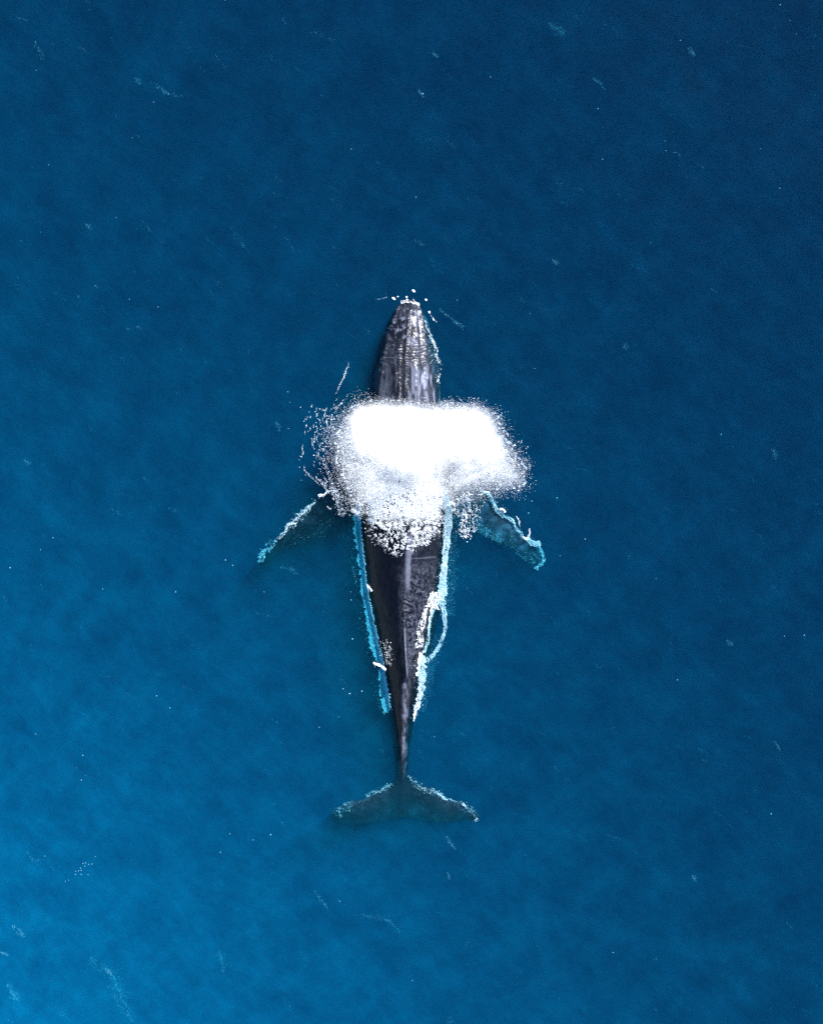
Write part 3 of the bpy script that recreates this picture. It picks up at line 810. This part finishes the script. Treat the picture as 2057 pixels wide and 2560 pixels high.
# ------------------------------------------------------------------ single flecks of foam
def fleck_mesh(seed, sub=2):
    import bmesh
    bm = bmesh.new(); bmesh.ops.create_icosphere(bm, subdivisions=sub, radius=1)
    c = np.array([v.co[:] for v in bm.verts])
    f = .7 + .6 * fbm(c[:, 0] * 1.3 + 9, c[:, 1] * 1.3 + 9, c[:, 2] * 1.3 + 9, seed=seed)
    for v, k in zip(bm.verts, f): v.co = v.co * k; v.co.z *= .5; v.co.x *= 1.15
    me = bpy.data.meshes.new('foam_fleck'); bm.to_mesh(me); bm.free()
    for p in me.polygons: p.use_smooth = True
    me.materials.append(M_FOAM)
    return me
FM = [fleck_mesh(s) for s in range(5)]
k = 1.18764
snout = [((795,118),2.6,'foam fleck farthest ahead of the whale\'s snout'),((580,200),2.6,'long foam fleck left of the whale\'s snout tip'),((625,180),1.4,'faint small foam fleck just left ahead of the snout tip'),
         ((720,185),1.9,'round foam fleck close against the tip of the snout'),((930,215),2.2,'round foam fleck ahead and right of the snout'),((965,350),2.5,'bright foam fleck beside the right of the snout'),
         ((1012,430),1.6,'foam fleck trailing a thin streak right of the jaw')]
for i, ((cx, cy), r, lab) in enumerate(snout):
    o = link(bpy.data.objects.new('foam_fleck', FM[i % 5]))
    p = W(850 + cx / 4.33, 700 + cy / 4.33, .04); o.location = p; s = r / 100
    st = 1.5 if i in (0, 1) else 1.1
    o.scale = (s * st, s, s); o.rotation_euler.z = -.6 if i in (0, 1) else R.uniform(0, 3)
    tag(o, lab, 'foam fleck', 'foam flecks round the whale\'s snout')
far = [(606,825,1.5),(640,887,1.9),(475,1179,2.2),(490,1190,1.5),(112,1132,2),(22,1195,2),(86,1157,1.3),(370,1246,1.6),(217,1240,1.5),(556,1246,1.9),(742,1345,2.4),(722,1450,1.8),(736,1460,2),(762,1455,2.1),(330,1465,1.6),
       (358,1490,1.7),(175,1590,1.9),(172,1642,1.6),(672,1531,1.7),(464,1794,1.7),(484,1755,1.7),(570,1757,2.1),(533,1768,1.4),(715,1897,1.6),(77,148,1.2),(245,458,1.1),(273,630,1.3),(333,646,1.4),(279,290,1.1),(324,215,1.3),
       (355,198,1.4),(890,197,1.7),(1032,162,1.2),(1258,229,1.5),(1268,335,1.4),(1401,317,1.4),(1399,297,1.2),(1431,85,1.5),(1517,914,1.3),(1231,1135,2),(1650,1339,1.5),(1692,1337,1.6),(1622,1713,1.7),(875,415,1.5),(1600,313,1.3),
       (1640,396,1.5),(739,314,1.4),(962,632,1.5),(1112,1080,2.1),(1172,1048,1.5),(1115,979,1.6),(95,1802,1.3),(868,2064,1.5),(1290,2005,1.4),(1425,1431,1.4),(1641,10,1.6),(1662,43,1.2),(1675,71,1.2),(1125,776,1.3),(860,725,1.4),
       (738,1246,1.4),(739,1263,1.6),(809,1503,1.2),(76,1545,1.3),(1178,1170,1.2),(1115,660,1.0),(474,0,1.4),(103,347,1.1),(610,847,1.1),(630,968,1.5),(634,1011,1.2),(735,773,1.3),(725,782,1.6)]
# the loose cluster at lower left
clu = [(644,490),(665,487),(687,498),(714,495),(740,438),(625,527),(631,545),(610,548),(586,575),(630,576),(683,578),(532,620),(508,630),(657,512),(588,552)]
ORD = ['', 'second ', 'third ', 'fourth ', 'fifth ', 'sixth ', 'seventh ', 'eighth ', 'ninth ', 'tenth ', 'eleventh ', 'twelfth ', 'thirteenth ', 'fourteenth ', 'fifteenth ']
NUM = ['no', 'one', 'two', 'three', 'four', 'five', 'six', 'seven', 'eight', 'nine', 'ten', 'eleven', 'twelve']
def where(x, y):
    col = 'near the left edge' if x < 330 else 'left of the whale' if x < 1012 else 'right of the whale' if x < 1560 else 'near the right edge'
    row = 'far above the snout' if y < 330 else 'above the snout' if y < 740 else 'level with the head' if y < 1000 else 'level with the flippers' if y < 1430 else 'level with the dorsal fin' if y < 1720 else 'level with the flukes' if y < 2075 else 'below the flukes'
    return col, row
cells = {}
FP = [(x * k, y * k, r) for x, y, r in far]
for q in sorted(FP, key=lambda q: q[1]): cells.setdefault(where(q[0], q[1]), []).append(q)
def put(i, x, y, r):
    o = link(bpy.data.objects.new('foam_fleck', FM[i % 5]))
    t = float(top(x, y)) if (622 < x < 1375 and 742 < y < 2090) else -9
    o.location = W(x, y, max(-.07, t + .02)); s = r * .5 / 100
    o.scale = (s * R.uniform(.9, 1.4), s, s); o.rotation_euler.z = R.uniform(0, 3.1)
    return o
i = 0
for (col, row), L in cells.items():
    for j, q in enumerate(L):
        n = len(L)
        if n == 1: lab = 'the only foam fleck %s, %s' % (col, row)
        else: lab = '%shighest of %s foam flecks %s, %s' % (ORD[j], NUM[n], col, row)
        if j == n - 1 and n > 1: lab = 'lowest of %s foam flecks %s, %s' % (NUM[n], col, row)
        tag(put(i, *q), lab, 'foam fleck', 'foam flecks scattered over the sea'); i += 1
for j, (x, y) in enumerate(sorted(clu)):
    tag(put(i, x / 3.093, 2000 + y / 3.093, 1.3), '%s of the pinpoint foam flecks in the loose cluster at lower left' % ((ORD[j] + 'from left') if 0 < j < len(clu) - 1 else 'leftmost' if j == 0 else 'rightmost'), 'foam fleck', 'foam flecks of the lower left cluster'); i += 1
